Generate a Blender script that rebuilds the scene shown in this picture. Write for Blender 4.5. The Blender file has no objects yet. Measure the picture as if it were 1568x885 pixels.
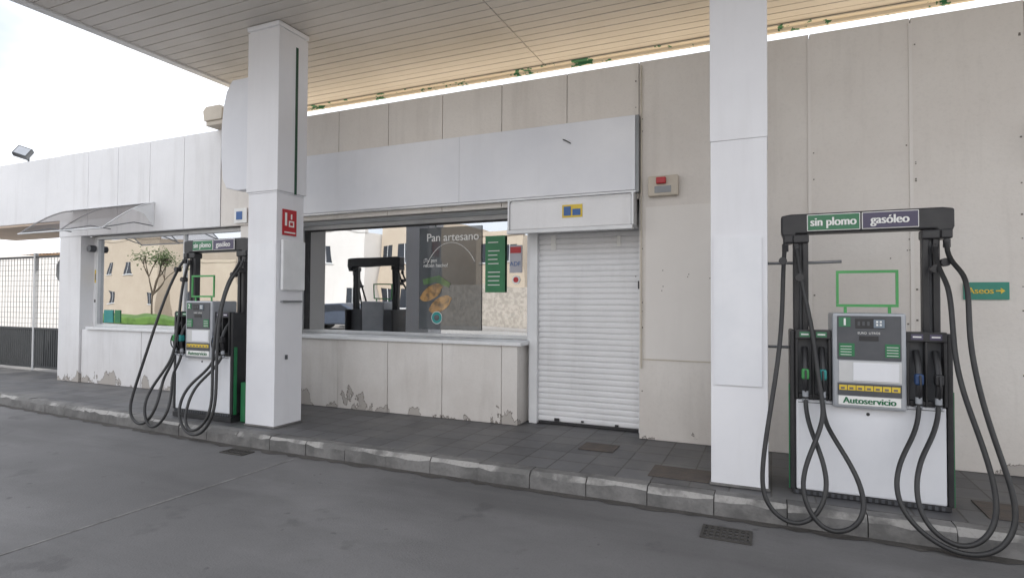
import bpy, bmesh, math, random
from mathutils import Vector, Matrix
random.seed(7)
S=bpy.context.scene
S.view_settings.view_transform='Standard'
S.view_settings.look='None'; S.view_settings.exposure=0
COL=S.collection
R=math.radians

# ---------------- materials ----------------
def nd(nt,t,**k):
    n=nt.nodes.new(t)
    for a,b in k.items(): setattr(n,a,b)
    return n
def mat(name,c1,c2=None,scale=3,rough=.6,metal=0,bump=0,bscale=60,streak=0,peel=None,fine=.0,spec=.5,lo=.35,hi=.65,spots=0,detail=4,drag=0):
    m=bpy.data.materials.new(name); m.use_nodes=True; nt=m.node_tree; L=nt.links
    b=nt.nodes['Principled BSDF']; b.inputs['Roughness'].default_value=rough; b.inputs['Metallic'].default_value=metal
    b.inputs['Specular IOR Level'].default_value=spec
    if c2 is None: c2=tuple(v*.86 for v in c1)
    tc=nd(nt,'ShaderNodeTexCoord'); src=tc.outputs['Object']
    def noise(vec,sc,det,rg=.6):
        n=nd(nt,'ShaderNodeTexNoise'); n.inputs['Scale'].default_value=sc; n.inputs['Detail'].default_value=det; n.inputs['Roughness'].default_value=rg
        L.new(vec,n.inputs['Vector']); return n.outputs['Fac']
    def rng(v,a,bb,t=1):
        r=nd(nt,'ShaderNodeMapRange'); r.inputs[1].default_value=a; r.inputs[2].default_value=bb; r.inputs[4].default_value=t; L.new(v,r.inputs[0]); return r.outputs[0]
    def mapped(vec,s):
        mp=nd(nt,'ShaderNodeMapping'); mp.inputs['Scale'].default_value=s; L.new(vec,mp.inputs[0]); return mp.outputs[0]
    def darken(out,facsock,colr):
        q=nd(nt,'ShaderNodeMix',data_type='RGBA'); L.new(facsock,q.inputs[0]); L.new(out,q.inputs[6]); q.inputs[7].default_value=(*colr,1); return q.outputs[2]
    mx=nd(nt,'ShaderNodeMix',data_type='RGBA'); mx.inputs[6].default_value=(*c1,1); mx.inputs[7].default_value=(*c2,1)
    L.new(rng(noise(src,scale,detail),lo,hi),mx.inputs[0]); out=mx.outputs[2]
    if fine: out=darken(out,rng(noise(src,38,3),.5,.75,fine*4),tuple(v*.5 for v in c1))
    if streak: out=darken(out,rng(noise(mapped(src,(5,5,.5)),1.1,4),.52,.8,streak),(.28,.25,.22))
    if drag:
        out=darken(out,rng(noise(mapped(src,(.28,1.6,1)),1.0,5),.50,.72,drag),tuple(v*.5 for v in c1))
        out=darken(out,rng(noise(mapped(src,(.5,.9,1)),.8,6),.52,.75,drag),tuple(min(1,v*1.5) for v in c1))
    if spots:
        out=darken(out,rng(noise(src,2.1,3),.63,.70,spots),tuple(v*.45 for v in c1))
        out=darken(out,rng(noise(src,7.0,2),.70,.74,spots),tuple(v*.35 for v in c1))
    if peel is not None:
        g=nd(nt,'ShaderNodeNewGeometry'); sx=nd(nt,'ShaderNodeSeparateXYZ'); L.new(g.outputs['Position'],sx.inputs[0])
        f=noise(mapped(g.outputs['Position'],(1,1,.55)),3.0,7,.62)
        a=nd(nt,'ShaderNodeMath',operation='MULTIPLY_ADD'); a.inputs[1].default_value=1.6; a.inputs[2].default_value=-.8+.15+peel; L.new(f,a.inputs[0])
        s=nd(nt,'ShaderNodeMath',operation='SUBTRACT'); L.new(a.outputs[0],s.inputs[0]); L.new(sx.outputs[2],s.inputs[1])
        out=darken(out,rng(s.outputs[0],-.9,.1,.25),(.36,.31,.27))
        out=darken(out,rng(s.outputs[0],-.022,-.012),(.16,.14,.125))
        out=darken(out,rng(s.outputs[0],0,.01),(.42,.39,.36))
    L.new(out,b.inputs['Base Color'])
    if bump:
        bp=nd(nt,'ShaderNodeBump'); bp.inputs['Strength'].default_value=bump; bp.inputs['Distance'].default_value=.01
        L.new(noise(src,bscale,3),bp.inputs['Height']); L.new(bp.outputs[0],b.inputs['Normal'])
    return m

M={}
M['beige']=mat('beige_wall_paint',(.77,.735,.69),(.71,.67,.625),.9,.75,bump=.25,bscale=30,streak=.18,peel=-.12,fine=.025)
M['beigelow']=mat('beige_low_wall_paint',(.74,.715,.685),(.67,.64,.605),1.3,.75,bump=.25,bscale=30,streak=.25,peel=.01,fine=.03)
M['beige2']=mat('beige_patch_paint',(.79,.76,.72),(.75,.715,.675),.8,.7,bump=.2,bscale=25,streak=.06)
M['white']=mat('white_panel',(.80,.81,.84),(.70,.715,.76),.7,.36,streak=.08,fine=.008)
M['whitep']=mat('white_pillar_panel',(.82,.825,.85),(.75,.755,.785),.7,.42,streak=.09,fine=.006,bump=.06,bscale=2)
M['whitew']=mat('white_wall_paint',(.79,.79,.80),(.73,.73,.74),1.0,.7,bump=.2,bscale=30,streak=.18,peel=.04,fine=.015)
M['pumpw']=mat('pump_white',(.80,.81,.84),(.74,.755,.79),2,.28,streak=.12,fine=.006)
M['gap']=mat('joint_dark',(.20,.18,.16),None,5,.9)
M['slat']=mat('ceiling_slat',(.64,.61,.58),(.55,.52,.48),.6,.45)
M['ceilgap']=mat('ceiling_gap',(.07,.06,.055),None,5,.9)
M['alu']=mat('aluminium',(.62,.63,.64),(.55,.56,.57),4,.35,.3)
M['aluw']=mat('white_aluminium',(.78,.79,.80),(.71,.72,.73),4,.4)
M['shut']=mat('shutter_white',(.80,.80,.81),(.73,.73,.74),1.5,.42,streak=.16,fine=.015)
M['black']=mat('black_plastic',(.022,.022,.025),(.035,.035,.037),6,.42)
M['rubber']=mat('hose_rubber',(.018,.018,.02),(.032,.032,.032),9,.45)
M['dgrey']=mat('dark_grey_plastic',(.09,.095,.105),(.07,.075,.085),6,.4)
M['silver']=mat('pump_silver',(.42,.44,.47),(.36,.38,.41),6,.35,.2)
M['lcd']=mat('lcd_screen',(.20,.25,.30),(.16,.2,.25),6,.15)
M['green']=mat('green_plastic',(.03,.20,.08),(.025,.17,.07),5,.45)
M['dkgreen']=mat('dark_green_plastic',(.012,.07,.035),(.01,.055,.03),5,.45)
M['bgreen']=mat('bright_green',(.07,.34,.10),(.06,.30,.09),5,.45)
M['purple']=mat('slate_purple',(.085,.075,.13),(.075,.065,.115),5,.45)
M['pgreen']=mat('label_green',(.05,.20,.10),(.045,.18,.09),5,.45)
M['teal']=mat('teal_plastic',(.03,.28,.27),None,5,.4)
M['blue']=mat('blue_plastic',(.03,.07,.18),None,5,.4)
M['ink']=mat('white_ink',(.82,.82,.80),(.8,.8,.78),5,.5)
M['gink']=mat('green_ink',(.02,.16,.07),None,5,.5)
M['yink']=mat('yellow_ink',(.75,.55,.06),(.7,.5,.05),5,.5)
M['red']=mat('red_paint',(.5,.02,.03),(.42,.02,.025),5,.4)
M['kerb']=mat('kerb_concrete',(.21,.205,.20),(.125,.123,.12),3.5,.85,bump=.6,bscale=25,fine=.10,lo=.4,hi=.6)
M['kerbw']=mat('kerb_worn_edge',(.36,.35,.335),(.15,.147,.142),1.6,.85,bump=.8,bscale=20,fine=.12,lo=.46,hi=.54,detail=9)
M['kerbshade']=mat('gutter_shade',(.10,.092,.085),(.07,.065,.06),6,.95,bump=.8,bscale=60,fine=.1)  # dark colour standing in for the shading at the kerb foot
M['steel']=mat('grey_steel',(.25,.26,.27),None,5,.5,.6)
M['gatemetal']=mat('dark_gate_metal',(.07,.075,.08),None,5,.5,.3)
M['rust']=mat('rust_cover',(.11,.09,.075),(.08,.07,.065),8,.8,bump=.5,bscale=30)
M['drain']=mat('drain_grate',(.08,.075,.07),None,8,.7,.4)
M['roof']=mat('sandy_roof',(.60,.50,.36),(.54,.45,.33),1,.9)
M['peach']=mat('peach_plaster',(.62,.50,.40),None,2,.85)
M['rustroof']=mat('rusty_roof',(.25,.14,.07),(.38,.24,.13),3,.85)
M['hwhite']=mat('house_white',(.80,.78,.75),(.74,.71,.68),.4,.85,streak=.10)
M['hbeige']=mat('house_beige',(.58,.50,.40),(.52,.44,.35),.4,.85,streak=.12)
M['stone']=mat('stone_wall',(.46,.42,.37),(.34,.31,.27),5,.9,lo=.42,hi=.58,detail=7)
M['hdark']=mat('house_window',(.03,.035,.045),None,2,.12)
M['bark']=mat('bark',(.10,.075,.055),None,6,.9)
M['leaf']=mat('leaf',(.06,.09,.03),(.10,.13,.05),1.5,.7)
M['grass']=mat('grass',(.13,.24,.05),(.07,.14,.03),1.2,.9,bump=1,bscale=20)
M['carp']=mat('car_paint',(.10,.12,.16),None,1,.25,.4)
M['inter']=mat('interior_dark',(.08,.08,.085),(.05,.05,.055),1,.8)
M['signb']=mat('aged_sign_beige',(.60,.54,.45),None,3,.5)
M['sblue']=mat('sign_blue',(.03,.12,.35),None,3,.4)
M['peelg']=mat('peeling_green_paint',(.70,.64,.54),(.04,.17,.08),5.5,.7,lo=.575,hi=.59,detail=9,bump=.4,bscale=20)

def glossmix(name,c1,c2,scale,fac,lo=.4,hi=.6):
    m=mat(name,c1,c2,scale,.6,lo=lo,hi=hi); nt=m.node_tree; L=nt.links; b=nt.nodes['Principled BSDF']; o=nt.nodes['Material Output']
    g=nd(nt,'ShaderNodeBsdfGlossy'); g.inputs['Roughness'].default_value=.01; x=nd(nt,'ShaderNodeMixShader'); x.inputs[0].default_value=fac
    L.new(b.outputs[0],x.inputs[1]); L.new(g.outputs[0],x.inputs[2]); L.new(x.outputs[0],o.inputs[0]); return m
M['poster']=glossmix('poster_behind_glass',(.045,.058,.066),(.03,.04,.047),2,.16)
M['bread']=glossmix('bread_print',(.46,.25,.07),(.14,.08,.025),9,.12)
M['leafprint']=glossmix('green_print',(.07,.18,.04),(.04,.10,.03),9,.12)

def glassmat(name,fac,tint,bump=True):
    m=bpy.data.materials.new(name); m.use_nodes=True; nt=m.node_tree; nt.nodes.clear(); L=nt.links
    o=nd(nt,'ShaderNodeOutputMaterial'); t=nd(nt,'ShaderNodeBsdfTransparent'); t.inputs[0].default_value=(*tint,1)
    g=nd(nt,'ShaderNodeBsdfGlossy'); g.inputs['Roughness'].default_value=.004; g.inputs['Color'].default_value=(.95,.97,1,1)
    if bump:
        tc=nd(nt,'ShaderNodeTexCoord'); n=nd(nt,'ShaderNodeTexNoise'); n.inputs['Scale'].default_value=1.3; n.inputs['Detail'].default_value=1; L.new(tc.outputs['Object'],n.inputs['Vector'])
        bp=nd(nt,'ShaderNodeBump'); bp.inputs['Strength'].default_value=.06; bp.inputs['Distance'].default_value=.05; L.new(n.outputs['Fac'],bp.inputs['Height']); L.new(bp.outputs[0],g.inputs['Normal'])
    x=nd(nt,'ShaderNodeMixShader'); x.inputs[0].default_value=fac
    L.new(t.outputs[0],x.inputs[1]); L.new(g.outputs[0],x.inputs[2]); L.new(x.outputs[0],o.inputs[0]); return m
M['glass']=glassmat('reflective_window_glass',.60,(.45,.48,.48))
M['poly']=glassmat('awning_polycarbonate',.06,(.58,.56,.55),False)
M['ground']=mat('worn_concrete_ground',(.165,.162,.163),(.115,.113,.114),.5,.8,bump=.4,bscale=70,fine=.06,lo=.33,hi=.68,spots=.5,detail=7,drag=.6)

def pavemat():
    m=bpy.data.materials.new('dark_paver_tiles'); m.use_nodes=True; nt=m.node_tree; L=nt.links; b=nt.nodes['Principled BSDF']
    tc=nd(nt,'ShaderNodeTexCoord'); br=nd(nt,'ShaderNodeTexBrick'); br.offset=0.0; br.squash=1
    br.inputs['Scale'].default_value=1; br.inputs['Brick Width'].default_value=.30; br.inputs['Row Height'].default_value=.30; br.inputs['Mortar Size'].default_value=.007
    br.inputs['Color1'].default_value=(.125,.125,.13,1); br.inputs['Color2'].default_value=(.080,.080,.085,1); br.inputs['Mortar'].default_value=(.04,.038,.035,1)
    L.new(tc.outputs['Object'],br.inputs['Vector'])
    n=nd(nt,'ShaderNodeTexNoise'); n.inputs['Scale'].default_value=1.9; n.inputs['Detail'].default_value=7; n.inputs['Roughness'].default_value=.65; L.new(tc.outputs['Object'],n.inputs['Vector'])
    r=nd(nt,'ShaderNodeMapRange'); r.inputs[1].default_value=.45; r.inputs[2].default_value=.70; r.inputs[4].default_value=.7; L.new(n.outputs['Fac'],r.inputs[0])
    mx=nd(nt,'ShaderNodeMix',data_type='RGBA'); L.new(r.outputs[0],mx.inputs[0]); L.new(br.outputs['Color'],mx.inputs[6]); mx.inputs[7].default_value=(.20,.195,.185,1)
    L.new(mx.outputs[2],b.inputs['Base Color'])
    r2=nd(nt,'ShaderNodeMapRange'); r2.inputs[3].default_value=.34; r2.inputs[4].default_value=.75; L.new(n.outputs['Fac'],r2.inputs[0]); L.new(r2.outputs[0],b.inputs['Roughness'])
    bp=nd(nt,'ShaderNodeBump'); bp.inputs['Strength'].default_value=.5; bp.inputs['Distance'].default_value=.006; bp.invert=True
    L.new(br.outputs['Fac'],bp.inputs['Height']); L.new(bp.outputs[0],b.inputs['Normal'])
    return m
M['pave']=pavemat()

# ---------------- mesh helpers ----------------
def link(o,parent=None):
    COL.objects.link(o)
    if parent is not None: o.parent=parent
    return o
def empty(name,loc=(0,0,0),rz=0):
    e=bpy.data.objects.new(name,None); e.location=loc; e.rotation_euler=(0,0,rz); e.empty_display_size=.2; COL.objects.link(e); return e
def mesh(name,vs,fs,m,parent=None,bevel=0,smooth=False,segs=2):
    me=bpy.data.meshes.new(name); me.from_pydata(vs,[],fs); me.update()
    bm=bmesh.new(); bm.from_mesh(me); bmesh.ops.recalc_face_normals(bm,faces=bm.faces); bm.to_mesh(me); bm.free()
    if m: me.materials.append(M[m] if isinstance(m,str) else m)
    o=bpy.data.objects.new(name,me)
    if smooth:
        for p in me.polygons: p.use_smooth=True
    link(o,parent)
    if bevel:
        b=o.modifiers.new('b','BEVEL'); b.width=bevel; b.segments=segs; b.limit_method='ANGLE'
    return o
def bx(l,vs,fs):
    x0,x1,y0,y1,z0,z1=l; k=len(vs)
    vs+=[(x0,y0,z0),(x1,y0,z0),(x1,y1,z0),(x0,y1,z0),(x0,y0,z1),(x1,y0,z1),(x1,y1,z1),(x0,y1,z1)]
    fs+=[tuple(k+i for i in f) for f in ((0,3,2,1),(4,5,6,7),(0,1,5,4),(1,2,6,5),(2,3,7,6),(3,0,4,7))]
def boxes(name,ls,m,parent=None,bevel=0):
    vs=[];fs=[]
    for l in ls: bx(l,vs,fs)
    return mesh(name,vs,fs,m,parent,bevel)
def box(name,x0,x1,y0,y1,z0,z1,m,parent=None,bevel=0): return boxes(name,[(x0,x1,y0,y1,z0,z1)],m,parent,bevel)
def prism(name,pts,y0,y1,m,parent=None,bevel=0):
    n=len(pts); vs=[(x,y0,z) for x,z in pts]+[(x,y1,z) for x,z in pts]
    fs=[tuple(range(n)),tuple(range(2*n-1,n-1,-1))]+[(i,(i+1)%n,n+(i+1)%n,n+i) for i in range(n)]
    return mesh(name,vs,fs,m,parent,bevel)
def tube(name,pts,r,m,parent=None,smooth=True):
    cu=bpy.data.curves.new(name,'CURVE'); cu.dimensions='3D'; cu.bevel_depth=r; cu.bevel_resolution=3; cu.use_fill_caps=True
    sp=cu.splines.new('NURBS' if smooth else 'POLY'); sp.points.add(len(pts)-1)
    for i,p in enumerate(pts): sp.points[i].co=(*p,1)
    if smooth: sp.use_endpoint_u=True; sp.order_u=4; sp.resolution_u=8
    cu.materials.append(M[m]); o=bpy.data.objects.new(name,cu); return link(o,parent)
def text(name,body,size,loc,m,parent=None,rz=0,bold=.0,align='CENTER',sx=1):
    for k in range(3 if bold else 1):
        cu=bpy.data.curves.new(name,'FONT'); cu.body=body; cu.size=size; cu.align_x=align; cu.align_y='CENTER'; cu.extrude=.0003
        cu.materials.append(M[m]); o=bpy.data.objects.new(name,cu); o.location=(loc[0]+(k-1)*bold if bold else loc[0],loc[1]-.0007*k,loc[2]); o.rotation_euler=(R(90),0,rz); o.scale=(sx,1,1); link(o,parent)
def disc(name,cx,cz,r,y0,y1,m,parent=None,n=24):
    return prism(name,[(cx+r*math.cos(i*2*math.pi/n),cz+r*math.sin(i*2*math.pi/n)) for i in range(n)],y0,y1,m,parent)

# ---------------- ground ----------------
mesh('ground',[(-300,-300,0),(300,-300,0),(300,300,0),(-300,300,0)],[(0,1,2,3)],'ground')
SW=.15
def ky(x): return 4.65+max(0,-5.5-x)*.055
xs=[-24,-20,-16,-12,-9,-7,-5.5,0,9]
vs=[];fs=[]
for x in xs: vs+=[(x,ky(x)+.15,SW-.004),(x,16,SW-.004),(x,ky(x)+.15,0)]
for i in range(len(xs)-1): fs+=[(3*i,3*i+3,3*i+4,3*i+1),(3*i,3*i+3,3*i+5,3*i+2)]
mesh('pavement',vs,fs,'pave')
vs=[];fs=[]
x=8.6
while x>-23:
    Lk=.50; a=x-Lk+.007; dz=random.uniform(-.006,.002); dy=random.uniform(-.006,.006)
    k=len(vs); z=SW+dz; ns=5
    for j in range(ns):
        xx=a+(x-a)*j/(ns-1); yy=ky(xx)+dy+random.uniform(-.003,.003); ch=random.uniform(.018,.05)
        vs+=[(xx,yy+p,q) for p,q in [(0,0),(0,z-ch),(ch*.9,z),(.15,z),(.15,0)]]
    fs+=[(k,k+1,k+2,k+3,k+4),tuple(k+5*(ns-1)+i for i in (4,3,2,1,0))]
    for j in range(ns-1):
        b=k+5*j; fs+=[(b+i,b+5+i,b+5+(i+1)%5,b+(i+1)%5) for i in range(5)]
    x-=Lk
kb=mesh('kerb',vs,fs,'kerb'); kb.data.materials.append(M['kerbw'])
for p in kb.data.polygons:
    if p.normal.y<-.2 and p.normal.z>.2: p.material_index=1
# painted shade: irregular dark strip on the ground along the kerb foot
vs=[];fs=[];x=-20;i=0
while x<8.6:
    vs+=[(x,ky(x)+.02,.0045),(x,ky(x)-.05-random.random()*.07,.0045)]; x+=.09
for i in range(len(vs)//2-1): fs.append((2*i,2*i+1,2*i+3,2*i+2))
mesh('gutter_shade',vs,fs,'kerbshade')
boxes('concrete_joint_lines',[(-4.42,-4.398,-6,4.5,.001,.0035),(1.6,1.62,-6,4.5,.001,.0035),(-10.4,-10.375,-6,4.7,.001,.0035)],mat('joint_filler',(.25,.245,.24),(.12,.118,.115),5,.9),None)
def grate(name,x0,x1,y0,y1,z,m='drain'):
    l=[(x0,x1,y0,y0+.02,z,z+.01),(x0,x1,y1-.02,y1,z,z+.01),(x0,x0+.02,y0+.02,y1-.02,z,z+.01),(x1-.02,x1,y0+.02,y1-.02,z,z+.01)]
    xx=x0+.04
    while xx<x1-.04: l.append((xx,xx+.018,y0+.02,y1-.02,z,z+.008)); xx+=.04
    yy=y0+.07
    while yy<y1-.04: l.append((x0+.02,x1-.02,yy,yy+.012,z,z+.0095)); yy+=.06
    return boxes(name,l,m)
grate('drain_grate',-.45,-.12,4.18,4.42,.001)
grate('drain_grate',-5.3,-4.98,4.36,4.53,.001)
for c in ((-.95,-.46,4.95,5.3),(-1.75,-1.4,5.55,5.85),(1.35,1.9,4.95,5.35)):
    box('manhole_cover',*c,SW-.002,SW+.004,'rust',None,.003)

# ---------------- building ----------------
B=empty('gas_station_building')
Y=6.25; TOP=4.2
g=[-1.29-.82*k for k in range(-10,13)]
ups=sorted(set([-7.65,-7.03]+[v for v in g if -6.9<v<7]+[7.0]))
l=[]
for a,b in zip(ups[:-1],ups[1:]):
    z0=SW if a>-1.35 else 2.72
    l.append((a+.004,b-.004,Y+random.uniform(0,.004),Y+.08,z0,TOP))
boxes('beige_wall_panels',l,'beige',B,.003)
boxes('wall_joint_backing',[(-7.64,6.99,Y+.081,Y+.2,2.73,TOP-.01),(-1.27,6.99,Y+.081,Y+.2,SW,2.725)],'gap',B)
box('window_soffit',-6.6,-2.66,Y+.201,6.83,2.722,2.79,'aluw',B)
box('door_jamb',-1.285,-1.24,Y+.085,6.62,SW,2.725,'beige',B)
l=[];x=-7.65
for i in range(5): l.append((x-.82+.004,x-.004,Y-.01,Y+.1,2.72,TOP+.0)); x-=.82
boxes('white_wall_panels',l,'whitew',B,.003)
box('white_wall_backing',-11.74,-7.66,Y+.101,Y+.2,2.73,TOP-.02,'gap',B)
box('portal_beam',-16.4,-11.755,Y,Y+1.0,3.02,TOP+.0,'whitew',B,.005)
box('portal_soffit',-16.3,-11.76,Y+.02,Y+1.5,2.98,3.018,'peach',B)
box('portal_pier',-16.4,-15.9,Y+.01,Y+.6,SW,2.978,'whitew',B)
box('left_pier',-11.74,-11.12,Y,Y+.5,SW,2.719,'whitew',B,.004)
box('entrance_recess',-11.118,-10.94,Y+.22,Y+.5,SW,2.719,'whitew',B)
box('sill_pier_mid',-7.26,-6.52,Y+.03,6.84,1.085,2.719,'beige2',B,.004)
low=sorted([-11.11]+[v for v in g if -10.9<v<-2.9]+[-2.72])
l=[]
for a,b in zip(low[:-1],low[1:]):
    l.append((a+.004,b-.004,Y+.03+random.uniform(0,.006),Y+.10,SW,1.08))
boxes('low_wall_panels_white',[q for q in l if q[0]<-7.3],'whitew',B,.004)
boxes('low_wall_panels',[q for q in l if q[0]>=-7.3],'beigelow',B,.004)
box('low_wall_backing',-11.1,-2.725,Y+.107,Y+.47,SW,1.079,'beigelow',B)
box('window_sill',-6.51,-2.665,Y-.01,6.715,1.081,1.125,'aluw',B,.004)
box('window_sill_left',-10.93,-7.265,Y-.01,Y+.2,1.081,1.125,'aluw',B,.004)
for nm,x0,x1,yg in (('main',-6.46,-2.79,6.78),('left',-10.88,-7.32,6.45)):
    box('window_glass_'+nm,x0,x1,yg,yg+.006,1.17,2.66,'glass',B)
    boxes('window_frame_'+nm,[(x0-.05,x1+.05,yg-.05,yg+.05,1.126,1.17),(x0-.05,x1+.05,yg-.05,yg+.05,2.66,2.718),(x0-.05,x0,yg-.05,yg+.05,1.171,2.659),(x1,x1+.05,yg-.05,yg+.05,1.171,2.659)],'alu',B,.003)
boxes('window_gasket_main',[(-6.46,-6.38,6.76,6.779,1.171,2.659),(-6.379,-2.79,6.765,6.779,2.635,2.659)],'black',B)
box('window_jamb',-2.738,-2.665,6.625,6.84,1.126,2.719,'aluw',B)
box('window_jamb_low',-2.724,-2.665,6.625,6.84,SW,1.08,'aluw',B)
box('window_mullion',-8.7,-8.66,6.42,6.50,1.171,2.659,'alu',B)
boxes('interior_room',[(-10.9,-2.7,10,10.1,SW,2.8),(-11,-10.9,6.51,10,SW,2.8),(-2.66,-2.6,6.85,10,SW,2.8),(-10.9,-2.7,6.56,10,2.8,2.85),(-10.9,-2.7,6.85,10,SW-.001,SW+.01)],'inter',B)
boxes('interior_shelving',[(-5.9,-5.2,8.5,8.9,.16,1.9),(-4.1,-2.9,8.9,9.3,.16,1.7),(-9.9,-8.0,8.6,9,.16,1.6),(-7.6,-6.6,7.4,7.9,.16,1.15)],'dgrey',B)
pk=[]
for bxx in ((-5.9,-5.2,8.45),(-4.1,-2.9,8.85),(-9.9,-8.0,8.55)):
    for zz in (.5,.9,1.3):
        x=bxx[0]+.03
        while x<bxx[1]-.1:
            w=random.uniform(.05,.12); pk.append((x,x+w,bxx[2]-.1,bxx[2]-.005,zz,zz+random.uniform(.1,.28))); x+=w+.02
boxes('shelf_goods',pk,mat('packs',(.5,.15,.1),(.2,.35,.5),6,.5,lo=.45,hi=.55),B)
boxes('building_hull',[(-11.7,6.98,Y+.21,14,3.9,4.05),(-11.7,6.98,13.9,14,SW,3.9),(6.88,6.98,Y+.21,13.9,SW,3.9),(-11.7,-11.6,Y+.51,13.9,SW,3.9),(-11.7,6.98,13.8,14,4.05,4.3)],'hwhite',B)
box('roof_surface',-11.6,6.9,Y+.27,13.79,4.051,4.075,'roof',B)
boxes('door_posts',[(-2.66,-2.56,6.49,6.62,SW,2.718),(-1.345,-1.29,6.50,6.6,SW,2.6)],'aluw',B,.004)
vs=[];fs=[];z=SW+.03
prof=[(0,0),(.005,-.010),(.02,-.015),(.045,-.015),(.058,-.010),(.063,0)]
while z<2.45:
    for dz,dy in prof: vs+=[(-2.559,6.56+dy,z+dz),(-1.345,6.56+dy,z+dz)]
    z+=.066
for i in range(len(vs)//2-1): fs.append((2*i,2*i+1,2*i+3,2*i+2))
mesh('roller_shutter',vs,fs,'shut',B)
box('shutter_bottom_bar',-2.549,-1.346,6.535,6.58,SW+.005,SW+.03,'black',B)
boxes('shutter_locks',[(-2.35,-2.29,6.53,6.545,SW+.04,SW+.075),(-1.62,-1.58,6.53,6.545,SW+.04,SW+.06),(-1.352,-1.33,6.49,6.51,1.75,1.84),(-2.02,-1.99,6.53,6.545,SW+.05,SW+.07)],'black',B)
boxes('shutter_tape',[(-2.4,-2.34,6.538,6.5445,2.22,2.40),(-1.6,-1.56,6.538,6.5445,2.24,2.36)],'ink',B)
prism_pts=[(0,2.42),(0,2.72),(.04,2.76),(.4,2.76),(.4,2.42)]
vs=[(x,6.08+a,b) for x in (-2.74,-1.335) for a,b in prism_pts]
fs=[(0,1,2,3,4),(9,8,7,6,5)]+[(i,5+i,5+(i+1)%5,(i+1)%5) for i in range(5)]
mesh('shutter_box',vs,fs,'shut',B,.012)
box('shutter_box_lip',-2.77,-1.32,6.06,6.12,2.375,2.419,'alu',B,.004)
boxes('shutter_box_caps',[(-2.765,-2.742,6.07,6.47,2.421,2.765),(-1.333,-1.31,6.07,6.24,2.421,2.765)],'alu',B,.003)
st=empty('warning_sticker')
box('sticker_yellow',-2.10,-1.87,6.07,6.078,2.53,2.67,'yink',st); box('sticker_blue',-2.08,-2.0,6.064,6.069,2.55,2.65,'sblue',st); box('sticker_print',-1.98,-1.89,6.064,6.069,2.55,2.62,'sblue',st)
fx=[-6.6,-3.45,-1.31]
boxes('white_fascia_panel',[(a+.001,b-.001,Y-.10,Y-.004,2.80,3.60) for a,b in zip(fx[:-1],fx[1:])],'white',B,.003)
box('fascia_edge_trim',-6.6,-1.305,Y-.085,Y-.005,2.775,2.798,'alu',B)
box('fascia_end_trim',-1.309,-1.275,Y-.09,Y-.004,2.775,3.6,'steel',B)
tube('fascia_hook',[(-2.12,Y-.1,3.42),(-2.08,Y-.14,3.40),(-2.02,Y-.13,3.36)],.006,'black',B)
boxes('wall_patch_panel',[(-1.22,-.49,Y-.004,Y-.0005,1.0,2.62)],'beige2',B,.003)
boxes('wall_patch_line',[(-1.25,-.48,Y-.0065,Y-.0042,.990,1.0)],'signb',B)
l=[]
for s in g:
    if -1.5<s<3:
        for k in range(12):
            z=random.uniform(.3,4.1); xx=s+random.choice((-.035,.035)); q=random.uniform(.004,.008); l.append((xx-q,xx+q,Y-.003,Y+.002,z-q,z+q))
for (cx,cz,n) in ((-.9,1.85,5),(-.6,1.8,3),(1.1,2.2,6)):
    for k in range(n):
        xx=cx+random.uniform(-.15,.15); z=cz+random.uniform(-.2,.2); l.append((xx-.005,xx+.005,Y-.006,Y+.002,z-.005,z+.005))
boxes('screw_holes',l,'gap',B)
boxes('joint_cover_strips',[(s-.014,s+.014,Y-.010,Y-.001,SW+.3,TOP-.05) for s in (.35,1.17)],'beige2',B)
tube('conduit',[(-1.262,Y-.02,.9),(-1.262,Y-.02,4.15)],.009,'signb',B,False)

A=empty('alarm_siren_box')
box('housing',-1.18,-.87,6.17,6.249,2.72,2.93,'signb',A,.01)
box('lamp',-1.09,-.99,6.13,6.169,2.84,2.91,'red',A,.01); box('label',-1.11,-.94,6.164,6.169,2.75,2.82,'steel',A)
A=empty('restroom_sign')
box('plate',1.54,1.86,6.235,6.242,1.64,1.79,mat('aseos_green',(.03,.27,.20),None,4,.4),A,.002)
text('lettering','Aseos',.075,(1.66,6.232,1.715),'yink',A,bold=.0015)
prism('arrow',[(1.765,1.709),(1.80,1.709),(1.80,1.69),(1.83,1.715),(1.80,1.74),(1.80,1.721),(1.765,1.721)],6.230,6.234,'yink',A)
box('wall_box',2.05,2.2,6.15,6.235,2.8,3.15,'steel',B,.01)
A=empty('bakery_poster',(-.19,.33,.02))
box('sheet',-4.22,-3.26,6.436,6.440,1.20,2.58,'poster',A)
pts=[(-3.72+.44*math.cos(t),6.433,1.75+.62*math.sin(t)) for t in [R(35+i*6) for i in range(20)]]
tube('arc',pts,.004,'ink',A)
rb=random.Random(2)
pts=[(-4.02+.16*math.cos(R(a))*(1+.12*rb.random()),1.70+.10*math.sin(R(a))+.07*math.cos(R(a))) for a in range(0,360,12)]
prism('bread_loaf',pts,6.4315,6.4345,'bread',A)
prism('bread_loaf_2',[(x+.14,z-.16) for x,z in pts],6.4325,6.4355,'bread',A)
prism('salad_print',[(-4.16,1.88),(-3.9,1.93),(-3.72,1.82),(-3.75,1.76),(-3.95,1.84),(-4.14,1.80)],6.430,6.4312,'leafprint',A)
disc('logo',-3.93,1.36,.085,6.4290,6.4312,'ink',A); disc('logo_inner',-3.93,1.36,.078,6.427,6.4288,'teal',A); disc('logo_core',-3.93,1.36,.04,6.425,6.4268,'poster',A)
text('title','Pan artesano',.155,(-3.70,6.432,2.44),'ink',A,bold=.002); text('subtitle','¡Tu pan\nrecién hecho!',.07,(-4.15,6.432,2.1),'ink',A,align='LEFT')
A=empty('opening_hours_sign',(-.145,.33,.02))
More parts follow.
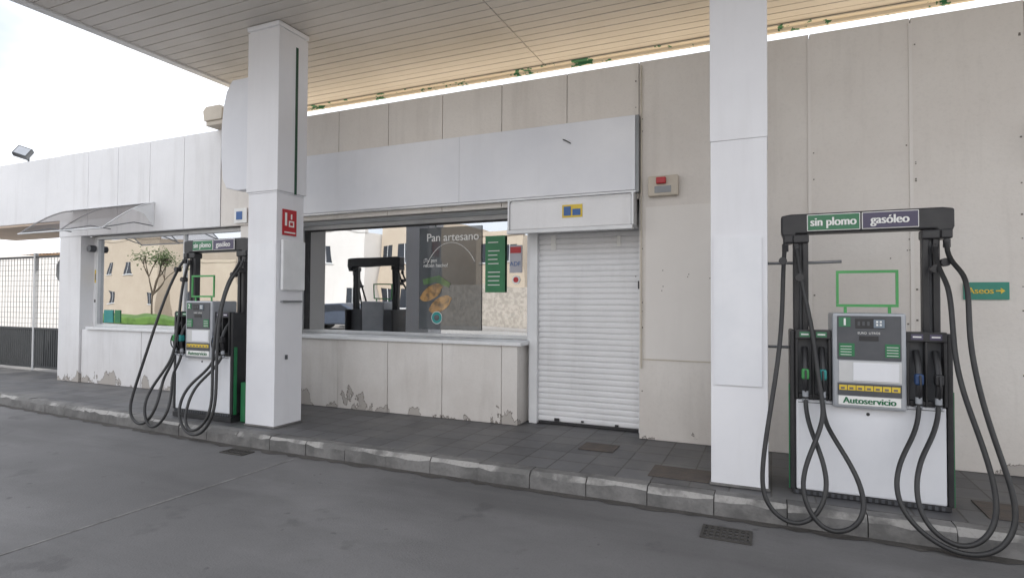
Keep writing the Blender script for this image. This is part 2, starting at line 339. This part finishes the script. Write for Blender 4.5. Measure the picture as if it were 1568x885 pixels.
box('plate',-3.24,-2.96,6.415,6.422,1.70,2.43,'green',A)
boxes('text_rows',[(-3.2,-3.01-random.uniform(0,.07),6.412,6.4145,2.34-.055*i,2.350-.055*i) for i in range(11) if i not in (1,6)],'ink',A)
A=empty('window_sticker',(-.13,.33,.02))
box('sheet',-2.92,-2.75,6.44,6.446,1.95,2.30,mat('sticker_pale',(.5,.5,.55),None,3,.5),A); box('header',-2.91,-2.76,6.436,6.4395,2.2,2.28,'red',A)
text('lettering','ADF',.08,(-2.84,6.436,2.06),'sblue',A); disc('prohibition_ring',-2.83,1.86,.055,6.44,6.446,'ink',A); disc('prohibition_symbol',-2.83,1.86,.035,6.436,6.4395,'red',A)
A=empty('window_sticker'); box('sheet',-10.75,-10.5,6.44,6.448,1.2,1.42,'teal',A); box('strip',-10.45,-10.3,6.44,6.448,1.2,1.42,'green',A)
A=empty('no_entry_notice'); box('sheet',-11.06,-10.96,6.455,6.468,1.9,2.13,'yink',A); box('print',-11.04,-10.98,6.45,6.4545,1.95,2.06,'gap',A)
A=empty('security_camera'); box('bracket',-11.0,-10.97,6.40,6.47,2.5,2.55,'steel',A); disc('dome',-10.98,2.5,.06,6.3,6.399,'dgrey',A)
tube('door_buzzer',[(-10.98,6.44,1.55),(-10.98,6.44,1.6)],.03,'black',B,False)
A=empty('fire_alarm_sign'); box('plate',-7.0,-6.72,6.22,6.235,2.75,3.03,'red',A,.003); box('print',-6.95,-6.78,6.213,6.2185,2.86,2.92,'ink',A)
A=empty('video_surveillance_sign'); box('plate',-7.33,-7.07,6.22,6.235,2.75,2.97,'ink',A,.003); box('print',-7.28,-7.16,6.213,6.2185,2.8,2.92,'sblue',A)

# awning
A=empty('door_awning')
x0,x1=-11.35,-9.15
vs=[];fs=[]; N=8
for i in range(N+1):
    t=i/N; vs+=[(x0,6.22-.80*t,3.18-.50*t**1.5),(x1,6.22-.80*t,3.18-.50*t**1.5)]
for i in range(N): fs.append((2*i,2*i+1,2*i+3,2*i+2))
mesh('polycarbonate_sheet',vs,fs,'poly',A,smooth=True)
for x in (x0,(x0+x1)/2,x1):
    tube('rib',[(x,6.22-.80*i/N,3.165-.50*(i/N)**1.5) for i in range(N+1)],.010,'alu',A,False)
    tube('strut',[(x,6.22,2.80),(x,5.9,2.82),(x,5.48,2.70)],.009,'steel',A,False)
tube('front_rail',[(x0,5.42,2.675),(x1,5.42,2.675)],.012,'alu',A,False)
tube('rear_rail',[(x0,6.22,3.18),(x1,6.22,3.18)],.012,'alu',A,False)
mesh('side_bracket',[(x1+.012,6.22,3.17),(x1+.012,6.22,2.78),(x1+.012,6.05,2.98),(x1+.012,5.85,3.02)],[(0,1,2,3)],'aluw',A)

A=empty('floodlight')
tube('stem',[(-13.1,6.4,4.19),(-13.1,6.4,4.36)],.018,'gatemetal',A,False)
o=box('lamp_head',-.13,.13,-.05,.05,-.11,.11,'gatemetal',A,.01); o.location=(-13.15,6.33,4.42); o.rotation_euler=(R(-30),R(18),R(35))
o=box('lamp_lens',-.105,.105,-.056,-.051,-.085,.085,'silver',A); o.location=(-13.15,6.33,4.42); o.rotation_euler=(R(-30),R(18),R(35))
A=empty('wall_lantern')
box('base',-7.75,-7.4,6.05,6.3,4.21,4.28,'signb',A,.01); prism('hood',[(-7.80,4.44),(-7.77,4.281),(-7.40,4.281),(-7.38,4.44),(-7.45,4.50),(-7.73,4.50)],6.03,6.3,'signb',A,.01)

# ---------------- gate and yard ----------------
A=empty('metal_gate')
gx0,gx1,gy=-15.88,-11.8,6.95
l=[(gx0,gx1,gy-.02,gy+.02,z,z+.04) for z in (.2,.98,2.45)]
x=gx0
while x<gx1: l.append((x,x+.035,gy-.012,gy+.012,.241,.979)); x+=.075
boxes('lower_bars',l,'gatemetal',A)
l=[];x=gx0+.01
while x<gx1: l.append((x,x+.006,gy-.004,gy+.004,1.021,2.449)); x+=.11
z=1.1
while z<2.45: l.append((gx0,gx1,gy-.009,gy-.0045,z,z+.006)); z+=.11
boxes('wire_mesh',l,'steel',A)
boxes('posts',[(x,x+.06,gy-.03,gy+.03,.15,2.55) for x in (gx0-.061,-13.9,gx1+.001)],'alu',A)
A=empty('traffic_sign')
prism('octagon_back',[(-13.35+.31*math.cos(R(22.5+45*i)),2.2+.31*math.sin(R(22.5+45*i))) for i in range(8)],7.2,7.22,'steel',A)
tube('post',[(-13.35,7.25,.15),(-13.35,7.25,2.5)],.03,'steel',A,False)
box('yard_wall',-20.3,-20,7,30,0,2.9,'hwhite')
box('yard_wall',-40,-20.31,30,30.3,0,3.2,'hwhite')
A=empty('yard_shed')
vs=[];fs=[]
for i in range(60):
    x=-26+.1*i*1.0; z=3.2+(.03 if i%2 else 0); vs+=[(x,12,z),(x,17,z+.5)]
for i in range(59): fs.append((2*i,2*i+2,2*i+3,2*i+1))
mesh('corrugated_roof',vs,fs,'rustroof',A)
boxes('shed_posts',[(-26+x,-25.9+x,12.1,12.2,0,3.19) for x in (0,2.9,5.7)],'rustroof',A)
box('shed_beam',-26,-20.2,12.0,12.09,3.05,3.19,'rustroof',A)

# ---------------- canopy ----------------
C=empty('gas_station_canopy')
cx0,cx1,cy0,cy1,cz=-7.45,8.2,2.3,7.45,4.82  # front edge, out of view, cut short so more sky light enters
l=[]; y=cy0+.08
segs=[cx0+.12,-2.8,3.4,cx1-.1]
while y<cy1-.1:
    for a,b in zip(segs[:-1],segs[1:]): l.append((a+.004,b-.004,y+.005,min(y+.145,cy1-.06),cz+random.uniform(0,.003),cz+.02))
    y+=.15
boxes('ceiling_slats',l,'slat',C,.004)
box('ceiling_void',cx0+.1,cx1-.05,cy0+.05,cy1-.05,cz+.025,cz+.05,'ceilgap',C)
boxes('edge_trim',[(cx0,cx0+.115,cy0,cy1,cz-.02,cz+.5),(cx0+.116,cx1,cy0,cy0+.07,cz-.02,cz+.5),(cx1-.08,cx1,cy0+.071,cy1,cz-.02,cz+.5)],'aluw',C,.004)
box('rear_peeling_fascia',cx0+.12,cx1-.09,cy1-.055,cy1-.01,cz-.055,cz+.5,'peelg',C)
box('canopy_roof',cx0+.12,cx1-.09,cy0+.08,cy1-.06,cz+.3,cz+.45,'alu',C)
box('rear_gutter',cx0+.12,cx1-.09,cy1-.14,cy1-.06,cz-.022,cz-.008,'peelg',C)

def pillar(name,x0,x1,y0,y1,zs):
    P=empty(name); z1=4.80
    box('core',x0+.006,x1-.006,y0+.006,y1-.006,SW,z1,'whitep',P)
    br=[SW]+zs+[z1]
    for i,(a,b) in enumerate(zip(br[:-1],br[1:])):
        e=.004*((i*7)%3)
        box('cladding_%d'%i,x0-e,x1+e,y0-e,y1+e,a+.001,b-.001,'whitep',P,.004)
    boxes('capital',[(x0-.03,x1+.03,y0-.03,y1+.03,z1-.04,z1+.015)],'whitep',P,.01)
    box('foot',x0-.012,x1+.012,y0-.012,y1+.012,SW,SW+.02,'kerb',P,.004)
    return P
P=pillar('canopy_pillar',-5.60,-5.155,4.95,5.37,[2.84])
box('upper_sleeve',-5.62,-5.132,4.932,5.388,2.86,4.74,'whitep',P,.005)
box('green_strip',-5.1315,-5.126,5.19,5.225,2.85,4.60,'dkgreen',P)
box('junction_cabinet',-5.14,-5.10,5.0,5.35,1.72,2.30,'aluw',P,.01)
box('bracket',-5.15,-5.11,5.02,5.32,1.58,1.60,'steel',P)
boxes('lock_plate',[(-5.15,-5.138,5.10,5.13,.92,.97)],'dgrey',P)
boxes('repair_sheet',[(-5.585,-5.17,4.9475,4.9495,1.02,2.26)],'pumpw',P)
A=empty('fire_hose_sign')
box('plate',-5.149,-5.139,5.03,5.24,2.36,2.66,'red',A)
boxes('pictogram',[(-5.1385,-5.136,5.06,5.09,2.47,2.62),(-5.1385,-5.136,5.12,5.2,2.46,2.475),(-5.1385,-5.136,5.12,5.2,2.515,2.53),(-5.1385,-5.136,5.12,5.135,2.476,2.514),(-5.1385,-5.136,5.185,5.2,2.476,2.514),(-5.1385,-5.136,5.15,5.17,2.55,2.61)],'ink',A)
boxes('lettering_band',[(-5.1385,-5.136,5.05,5.22,2.385,2.40)],'ink',A)
P=pillar('canopy_pillar',-.44,-.02,4.93,5.35,[2.90])
A=empty('paper_notice')
boxes('sheet',[(-.415,-.06,4.914,4.9285,.95,2.12)],'pumpw',A)
tube('wall_bar',[(-.02,5.30,1.93),(.35,5.30,1.93),(.52,5.30,1.935)],.012,'steel',None,False)
tube('wall_bar',[(-.02,5.30,1.24),(.15,5.30,1.24)],.012,'steel',None,False)
pts=[(-5.64,2.95),(-6.0,2.95),(-6.18,2.99),(-6.25,3.12),(-6.28,3.4),(-6.28,3.75),(-6.25,4.02),(-6.2,4.2),(-6.10,4.33),(-5.64,4.33)]
prism('blank_advertising_sign',pts,5.12,5.24,'white',None,.01)

# ---------------- pumps ----------------
def pump(cx,num,lift):
    P=empty('fuel_pump',(cx,4.97,SW+lift))
    z0=-SW; U=.045; MY=.15
    def Z(v): return v+z0
    D=.42
    if lift: box('plinth',-.51,.51,-.01,D+.01,-lift,-.001,'black',P,.004)
    box('base_frame',-.50,.50,.0,D,0,.035,'black',P,.004)
    boxes('base_grille',[(-.48+.04*i,-.46+.04*i,-.004,-.0005,.004,.03) for i in range(24)],'dgrey',P)
    box('cabinet',-.475,.475,.0,D,.036,Z(.87),'pumpw',P,.012)
    boxes('cabinet_seam',[(-.46,.46,-.0015,.0005,Z(.845),Z(.85))],'dgrey',P)
    disc('cabinet_lock',.0,Z(.79),.012,-.004,.0,'black',P,12)
    for s in (-1,1):
        box('side_column',min(s*.48,s*.515),max(s*.48,s*.515),-.005,D,.03,Z(1.39),'black',P,.01)
        box('side_trim',min(s*.516,s*.524),max(s*.516,s*.524),.02,.06,.03,Z(.98),'green',P)
        a,b=sorted((s*.235,s*.478))
        box('holster_back',a,b,.06,.3,Z(.873),Z(1.39),'dgrey',P,.008)
        boxes('holster_frame',[(a,b,-.02,.059,Z(1.33),Z(1.40)),(a,a+.02,-.02,.059,Z(.875),Z(1.329)),(b-.02,b,-.02,.059,Z(.875),Z(1.329)),((a+b)/2-.008,(a+b)/2+.008,-.02,.059,Z(.875),Z(1.329)),(a+.021,b-.021,-.01,.059,Z(.875),Z(.91))],'black',P,.005)
        box('holster_label',a+.03,(a+b)/2-.02,-.024,-.0205,Z(1.345),Z(1.385),'pgreen' if s<0 else 'purple',P)
        box('holster_label_2',(a+b)/2+.02,b-.03,-.024,-.0205,Z(1.345),Z(1.385),'pgreen' if s<0 else 'purple',P)
        boxes('holster_print',[(a+.04,(a+b)/2-.03,-.026,-.0243,Z(1.36),Z(1.37)),((a+b)/2+.03,b-.04,-.026,-.0243,Z(1.36),Z(1.37))],'ink',P)
        boxes('mast',[(s*.43-.055,s*.43-.01,MY+.02,MY+.10,Z(1.38),Z(2.09+U)),(s*.43+.01,s*.43+.055,MY+.02,MY+.10,Z(1.38),Z(2.09+U))],'black',P,.01)
        box('mast_web',s*.43-.009,s*.43+.009,MY+.05,MY+.09,Z(1.38),Z(2.09+U),'dgrey',P)
        for j,dx in enumerate((-.055,.06)):
            nx=s*.357+dx
            colr={(-1,0):'bgreen',(-1,1):'teal',(1,0):'blue',(1,1):'black'}[(s,j)]
            tube('nozzle_body',[(nx,-.05,Z(.93)),(nx,-.075,Z(1.02)),(nx,-.06,Z(1.12)),(nx,-.02,Z(1.2)),(nx,.03,Z(1.26))],.021,'black',P)
            box('nozzle_cover',nx-.026,nx+.026,-.098,-.03,Z(1.03),Z(1.11),colr,P,.014)
            tube('nozzle_lever_guard',[(nx,-.10,Z(1.10)),(nx,-.13,Z(1.04)),(nx,-.12,Z(.97)),(nx,-.07,Z(.94))],.007,'black',P)
            tube('hose_swivel',[(nx,-.05,Z(.86)),(nx,-.055,Z(.945))],.022,'silver',P,False)
            tube('hose_swivel_ring',[(nx,-.05,Z(.885)),(nx,-.0505,Z(.90))],.026,'black',P,False)
    b0=MY
    prism('top_beam',[(-.55,Z(2.065+U)),(-.57,Z(2.12+U)),(-.57,Z(2.25+U)),(-.5,Z(2.262+U)),(.5,Z(2.262+U)),(.57,Z(2.25+U)),(.57,Z(2.12+U)),(.55,Z(2.065+U)),(.49,Z(2.065+U)),(.46,Z(2.105+U)),(-.46,Z(2.105+U)),(-.49,Z(2.065+U))],b0,b0+.15,'black',P,.012)
    boxes('beam_caps',[(s*.52-.035,s*.52+.035,b0-.02,b0+.14,Z(2.03+U),Z(2.10+U)) for s in (-1,1)]+[(s*.43-.06,s*.43+.06,b0,b0+.12,Z(2.03+U),Z(2.10+U)) for s in (-1,1)],'black',P,.012)
    for nm,xa,xb,mm in (('petrol',-.385,-.022,'pgreen'),('diesel',-.012,.352,'purple')):
        box('grade_label_'+nm,xa,xb,b0-.014,b0-.001,Z(2.120+U),Z(2.25+U),'ink',P,.005); box('grade_panel_'+nm,xa+.007,xb-.007,b0-.018,b0-.0145,Z(2.127+U),Z(2.243+U),mm,P)
    text('lettering_petrol','sin plomo',.092,(-.205,b0-.0195,Z(2.187+U)),'ink',P,bold=.0032,sx=.86)
    text('lettering_diesel','gasóleo',.092,(.168,b0-.0195,Z(2.187+U)),'ink',P,bold=.0032,sx=.88)
    box('display_housing',-.232,.232,-.06,.30,Z(.835),Z(1.53),'silver',P,.016)
    box('display_face',-.20,.20,-.068,-.0605,Z(1.19),Z(1.51),'dgrey',P,.006)
    box('number_plate',-.19,-.115,-.072,-.0685,Z(1.43),Z(1.50),'pgreen',P)
    text('number',str(num),.075,(-.152,-.0735,Z(1.463)),'ink',P,bold=.003)
    box('lcd_main',-.085,.10,-.072,-.0685,Z(1.42),Z(1.49),'black',P,.003); box('lcd_glow',.03,.098,-.0745,-.0725,Z(1.425),Z(1.485),'lcd',P)
    boxes('keypad',[(.045+.022*i,.058+.022*i,-.077,-.0748,Z(1.44+.022*j),Z(1.453+.022*j)) for i in range(2) for j in range(2)],'ink',P)
    boxes('lcd_segments',[(-.07+.03*i,-.055+.03*i,-.0745,-.0725,Z(1.44),Z(1.47)) for i in range(3)],'dgrey',P)
    text('brand_strip','EURO  LITROS',.022,(.0,-.0705,Z(1.385)),'ink',P)
    boxes('lcd_second',[(-.06,.06,-.072,-.0685,Z(1.33),Z(1.365))],'black',P)
    boxes('price_panels',[(-.19,-.09,-.072,-.0685,Z(1.215),Z(1.31)),(.10,.19,-.072,-.0685,Z(1.215),Z(1.31))],'green',P)
    boxes('price_lines',[(a,a+.07,-.0745,-.0725,Z(1.225+.02*i),Z(1.229+.02*i)) for i in range(4) for a in (-.18,.11)],'ink',P)
    box('ticket_window_frame',-.19,.20,-.066,-.0605,Z(1.03),Z(1.18),'alu',P); box('ticket_window',-.10,.185,-.070,-.0665,Z(1.04),Z(1.17),'pumpw',P,.004)
    box('instruction_band',-.2,.2,-.067,-.0605,Z(.93),Z(1.02),'dgrey',P)
    boxes('instruction_stickers',[(-.19+.055*i,-.14+.055*i,-.0705,-.0675,Z(.968),Z(1.005)) for i in range(7)],'yink',P)
    boxes('instruction_marks',[(-.18+.055*i,-.155+.055*i,-.0725,-.0708,Z(.975),Z(.99)) for i in range(7)],'gap',P)
    box('self_service_plate',-.195,.195,-.068,-.0605,Z(.86),Z(.925),'ink',P,.003)
    text('self_service_lettering','Autoservicio',.064,(0,-.070,Z(.893)),'gink',P,bold=.0025)
    boxes('notice_frame',[(-.20,.195,-.01,.005,Z(1.825),Z(1.845)),(-.20,.195,-.01,.005,Z(1.575),Z(1.595)),(-.20,-.183,-.01,.005,Z(1.5955),Z(1.8245)),(.178,.195,-.01,.005,Z(1.5955),Z(1.8245))],'bgreen',P)
    boxes('frame_legs',[(-.15,-.13,0,.01,Z(1.53),Z(1.574)),(.13,.15,0,.01,Z(1.53),Z(1.574))],'bgreen',P)
    H=[
    [(-.54,MY,2.07),(-.56,.05,1.93),(-.56,-.15,1.45),(-.64,-.28,.9),(-.72,-.38,.40),(-.70,-.43,.12),(-.53,-.44,-.01),(-.36,-.42,.06),(-.27,-.36,.35),(-.36,-.25,.62),(-.412,-.09,.75),(-.412,-.05,.90)],
    [(-.46,MY,2.05),(-.44,.05,1.8),(-.36,-.04,1.45),(-.33,-.13,1.0),(-.28,-.2,.78),(-.42,-.33,.5),(-.47,-.42,.22),(-.35,-.45,-.0),(-.18,-.44,.0),(-.06,-.42,.14),(-.10,-.33,.42),(-.27,-.2,.68),(-.297,-.08,.76),(-.297,-.05,.90)],
    [(.52,MY,2.07),(.50,.10,1.90),(.60,-.10,1.85),(.54,-.2,1.4),(.61,-.3,.88),(.71,-.38,.5),(.74,-.43,.2),(.62,-.46,.0),(.4,-.46,-.03),(.19,-.44,.10),(.09,-.38,.34),(.15,-.28,.58),(.295,-.10,.74),(.302,-.05,.90)],
    [(.45,MY,2.03),(.43,.06,1.85),(.50,-.08,1.78),(.46,-.2,1.2),(.57,-.3,.78),(.65,-.38,.42),(.62,-.43,.13),(.46,-.46,-.0),(.29,-.44,.08),(.21,-.38,.3),(.25,-.28,.58),(.40,-.12,.74),(.417,-.05,.90)]]
    for i,h in enumerate(H):
        h2=[(x+(random.uniform(-.03,.03) if num==2 and 2<k<len(h)-3 else 0),y,Z(max(z+(.05 if z<.3 else 0),.02))) for k,(x,y,z) in enumerate(h)]
        tube('hose_%d'%i,h2,.0165,'rubber',P)
        tube('hose_hanger_%d'%i,[h2[0],(h2[0][0],h2[0][1],h2[0][2]-.06)],.024,'black',P,False)
        disc('hose_clip_%d'%i,h[1][0],Z(h[1][2]),.03,h[1][1]-.02,h[1][1]+.05,'black',P,14)
    return P
pump(.65,1,0); pump(-6.36,2,.06)
box('pump_side_bin',-5.80,-5.64,5.05,5.3,SW,.62,'green',None,.01)

# ---------------- opposite side (seen in the glass) ----------------
def house(name,x0,x1,y0,y1,h,m,rows,cols,skip=()):
    A=empty(name); box('walls',x0,x1,y0,y1,0,h,m,A)
    boxes('parapet',[(x0-.05,x1+.05,y1-.2,y1+.05,h+.001,h+.25)],m,A)
    w=(x1-x0)/cols; l=[];f=[]
    for r in range(rows):
        for c in range(cols):
            if (r,c) in skip: continue
            xx=x0+w*(c+.5); z=1.2+r*2.9
            if z+1.2>h: continue
            l.append((xx-.45,xx+.45,y1,y1+.03,z,z+1.2)); f+= [(xx-.55,xx+.55,y1,y1+.08,z-.08,z-.0),(xx-.02,xx+.02,y1+.031,y1+.05,z,z+1.2)]
    boxes('windows',l,'hdark',A); boxes('window_trim',f,'aluw',A)
    return A
house('white_house',-30.5,-24.2,-25,-17,6.2,'hwhite',2,3,[(0,0),(1,2),(0,1)])
house('apartment_block',-24,-19.8,-27,-18.5,7.0,'hbeige',2,3)
house('beige_house',-17.5,-14.2,-28,-20,5.8,'hbeige',2,2)
house('white_house',-9,4,-27,-18,6.5,'hwhite',2,5)
house('white_house',5,24,-28,-18,7.5,'hwhite',2,7)
house('beige_house',-62,-53.5,-34,-24,7.5,'hbeige',2,3,[(0,1),(1,2)])
house('beige_house',-51,-43,-30,-24,5.0,'hbeige',1,2,[(0,1)])
house('white_house',-39,-31.5,-30,-22,5.5,'hwhite',2,3,[(0,1),(1,0)])
box('stone_fence',-19.7,-9.5,-17.4,-17.1,0,2.6,'stone')
box('sidewalk_opposite',-60,30,-17,-14.6,0.004,.14,mat('light_concrete',(.38,.36,.34),None,.8,.9))
box('forecourt_apron',-60,30,-14.5,-3,0.002,.006,mat('pale_concrete_apron',(.36,.35,.335),(.30,.29,.275),.4,.9))
box('grass_verge',-60,-31,-16.5,-11,0.008,.5,'grass',None,.1)
def car(name,cx,cy,m):
    A=empty(name,(cx,cy,0))
    body=[(-2.1,.3),(-2.15,.65),(-2.0,.85),(-1.3,.95),(-.7,1.42),(.8,1.45),(1.5,1.0),(2.05,.88),(2.15,.6),(2.1,.3)]
    prism('body',body,-.85,.85,m,A,.08)
    prism('side_glass',[(-1.15,.97),(-.65,1.36),(.75,1.38),(1.3,1.0)],-.86,.86,'hdark',A)
    for wx in (-1.35,1.35):
        prism('wheel',[(wx+.33*math.cos(i*.3927),.33+.33*math.sin(i*.3927)) for i in range(16)],-.9,.9,'black',A)
        prism('hub',[(wx+.2*math.cos(i*.3927),.33+.2*math.sin(i*.3927)) for i in range(16)],-.91,.91,'alu',A)
    boxes('lights',[(2.06,2.17,-.8,-.5,.62,.78),(2.06,2.17,.5,.8,.62,.78)],'ink',A)
car('parked_car',-22.5,-12.8,'carp')
def tree(name,x,y,h,seed):
    A=empty(name,(x,y,0)); rnd=random.Random(seed); tips=[]
    def br(p,d,L,r,lev):
        q=p+d*L; cu=tube('limb_%d'%lev,[tuple(p),tuple(p+d*L*.5+Vector((rnd.uniform(-.05,.05),rnd.uniform(-.05,.05),0))),tuple(q)],r,'bark',A)
        cu.data.splines[0].points[2].radius=.55; cu.data.bevel_resolution=1; cu.data.splines[0].resolution_u=3
        if lev>=3: tips.append(q); return
        for k in range(3):
            d2=(d+Vector((rnd.uniform(-.8,.8),rnd.uniform(-.8,.8),rnd.uniform(.0,.5)))).normalized(); br(q,d2,L*.68,r*.6,lev+1)
    br(Vector((0,0,0)),Vector((0,0,1)),h*.38,.13,0)
    vs=[];fs=[]
    for t in tips:
        for k in range(28):
            c=t+Vector([rnd.gauss(0,.28) for _ in range(3)]); a=Vector([rnd.uniform(-1,1) for _ in range(3)]).normalized()*.08; b=a.cross(Vector((rnd.random(),rnd.random(),1))).normalized()*.05
            kk=len(vs); vs+=[tuple(c-a),tuple(c+b),tuple(c+a),tuple(c-b)]; fs.append((kk,kk+1,kk+2,kk+3))
    mesh('foliage',vs,fs,'leaf',A)
tree('street_tree',-41,-15,5.2,3)

# ---------------- light ----------------
el,az=R(42),R(27)
W=bpy.data.worlds.new('World'); S.world=W; W.use_nodes=True; nt=W.node_tree; L=nt.links
bg=nt.nodes['Background']; sky=nd(nt,'ShaderNodeTexSky'); sky.sky_type='NISHITA'; sky.sun_disc=False; sky.sun_elevation=el; sky.sun_rotation=az; sky.dust_density=1.5
tc=nd(nt,'ShaderNodeTexCoord'); mp=nd(nt,'ShaderNodeMapping'); mp.inputs['Scale'].default_value=(1,1,2.0); mp.inputs['Location'].default_value=(.3,.1,0); L.new(tc.outputs['Generated'],mp.inputs[0])
n=nd(nt,'ShaderNodeTexNoise'); n.inputs['Scale'].default_value=1.5; n.inputs['Detail'].default_value=5; n.inputs['Roughness'].default_value=.5; L.new(mp.outputs[0],n.inputs['Vector'])
mr=nd(nt,'ShaderNodeMapRange'); mr.inputs[1].default_value=.25; mr.inputs[2].default_value=.46; L.new(n.outputs['Fac'],mr.inputs[0])
mx=nd(nt,'ShaderNodeMix',data_type='RGBA'); L.new(mr.outputs[0],mx.inputs[0]); L.new(sky.outputs[0],mx.inputs[6]); mx.inputs[7].default_value=(10.8,11.1,11.8,1)
L.new(mx.outputs[2],bg.inputs[0]); bg.inputs[1].default_value=.15
ld=bpy.data.lights.new('sun','SUN'); ld.energy=5; ld.angle=R(.5); ld.color=(1,.95,.88)
lo=bpy.data.objects.new('sun',ld); COL.objects.link(lo)
dv=Vector((math.cos(el)*math.sin(az),math.cos(el)*math.cos(az),math.sin(el)))
lo.rotation_euler=(-dv).to_track_quat('-Z','Y').to_euler(); lo.location=dv*30

# ---------------- camera ----------------
cd=bpy.data.cameras.new('camera'); cd.sensor_width=36; cd.lens=20.41; cd.clip_end=1500; cd.clip_start=.05
co=bpy.data.objects.new('camera',cd); COL.objects.link(co)
mtx=Matrix.Rotation(R(24),4,'Z')@Matrix.Rotation(R(90+1.26),4,'X')@Matrix.Rotation(R(.3),4,'Z')
mtx.translation=Vector((0,0,1.6)); co.matrix_world=mtx
S.camera=co
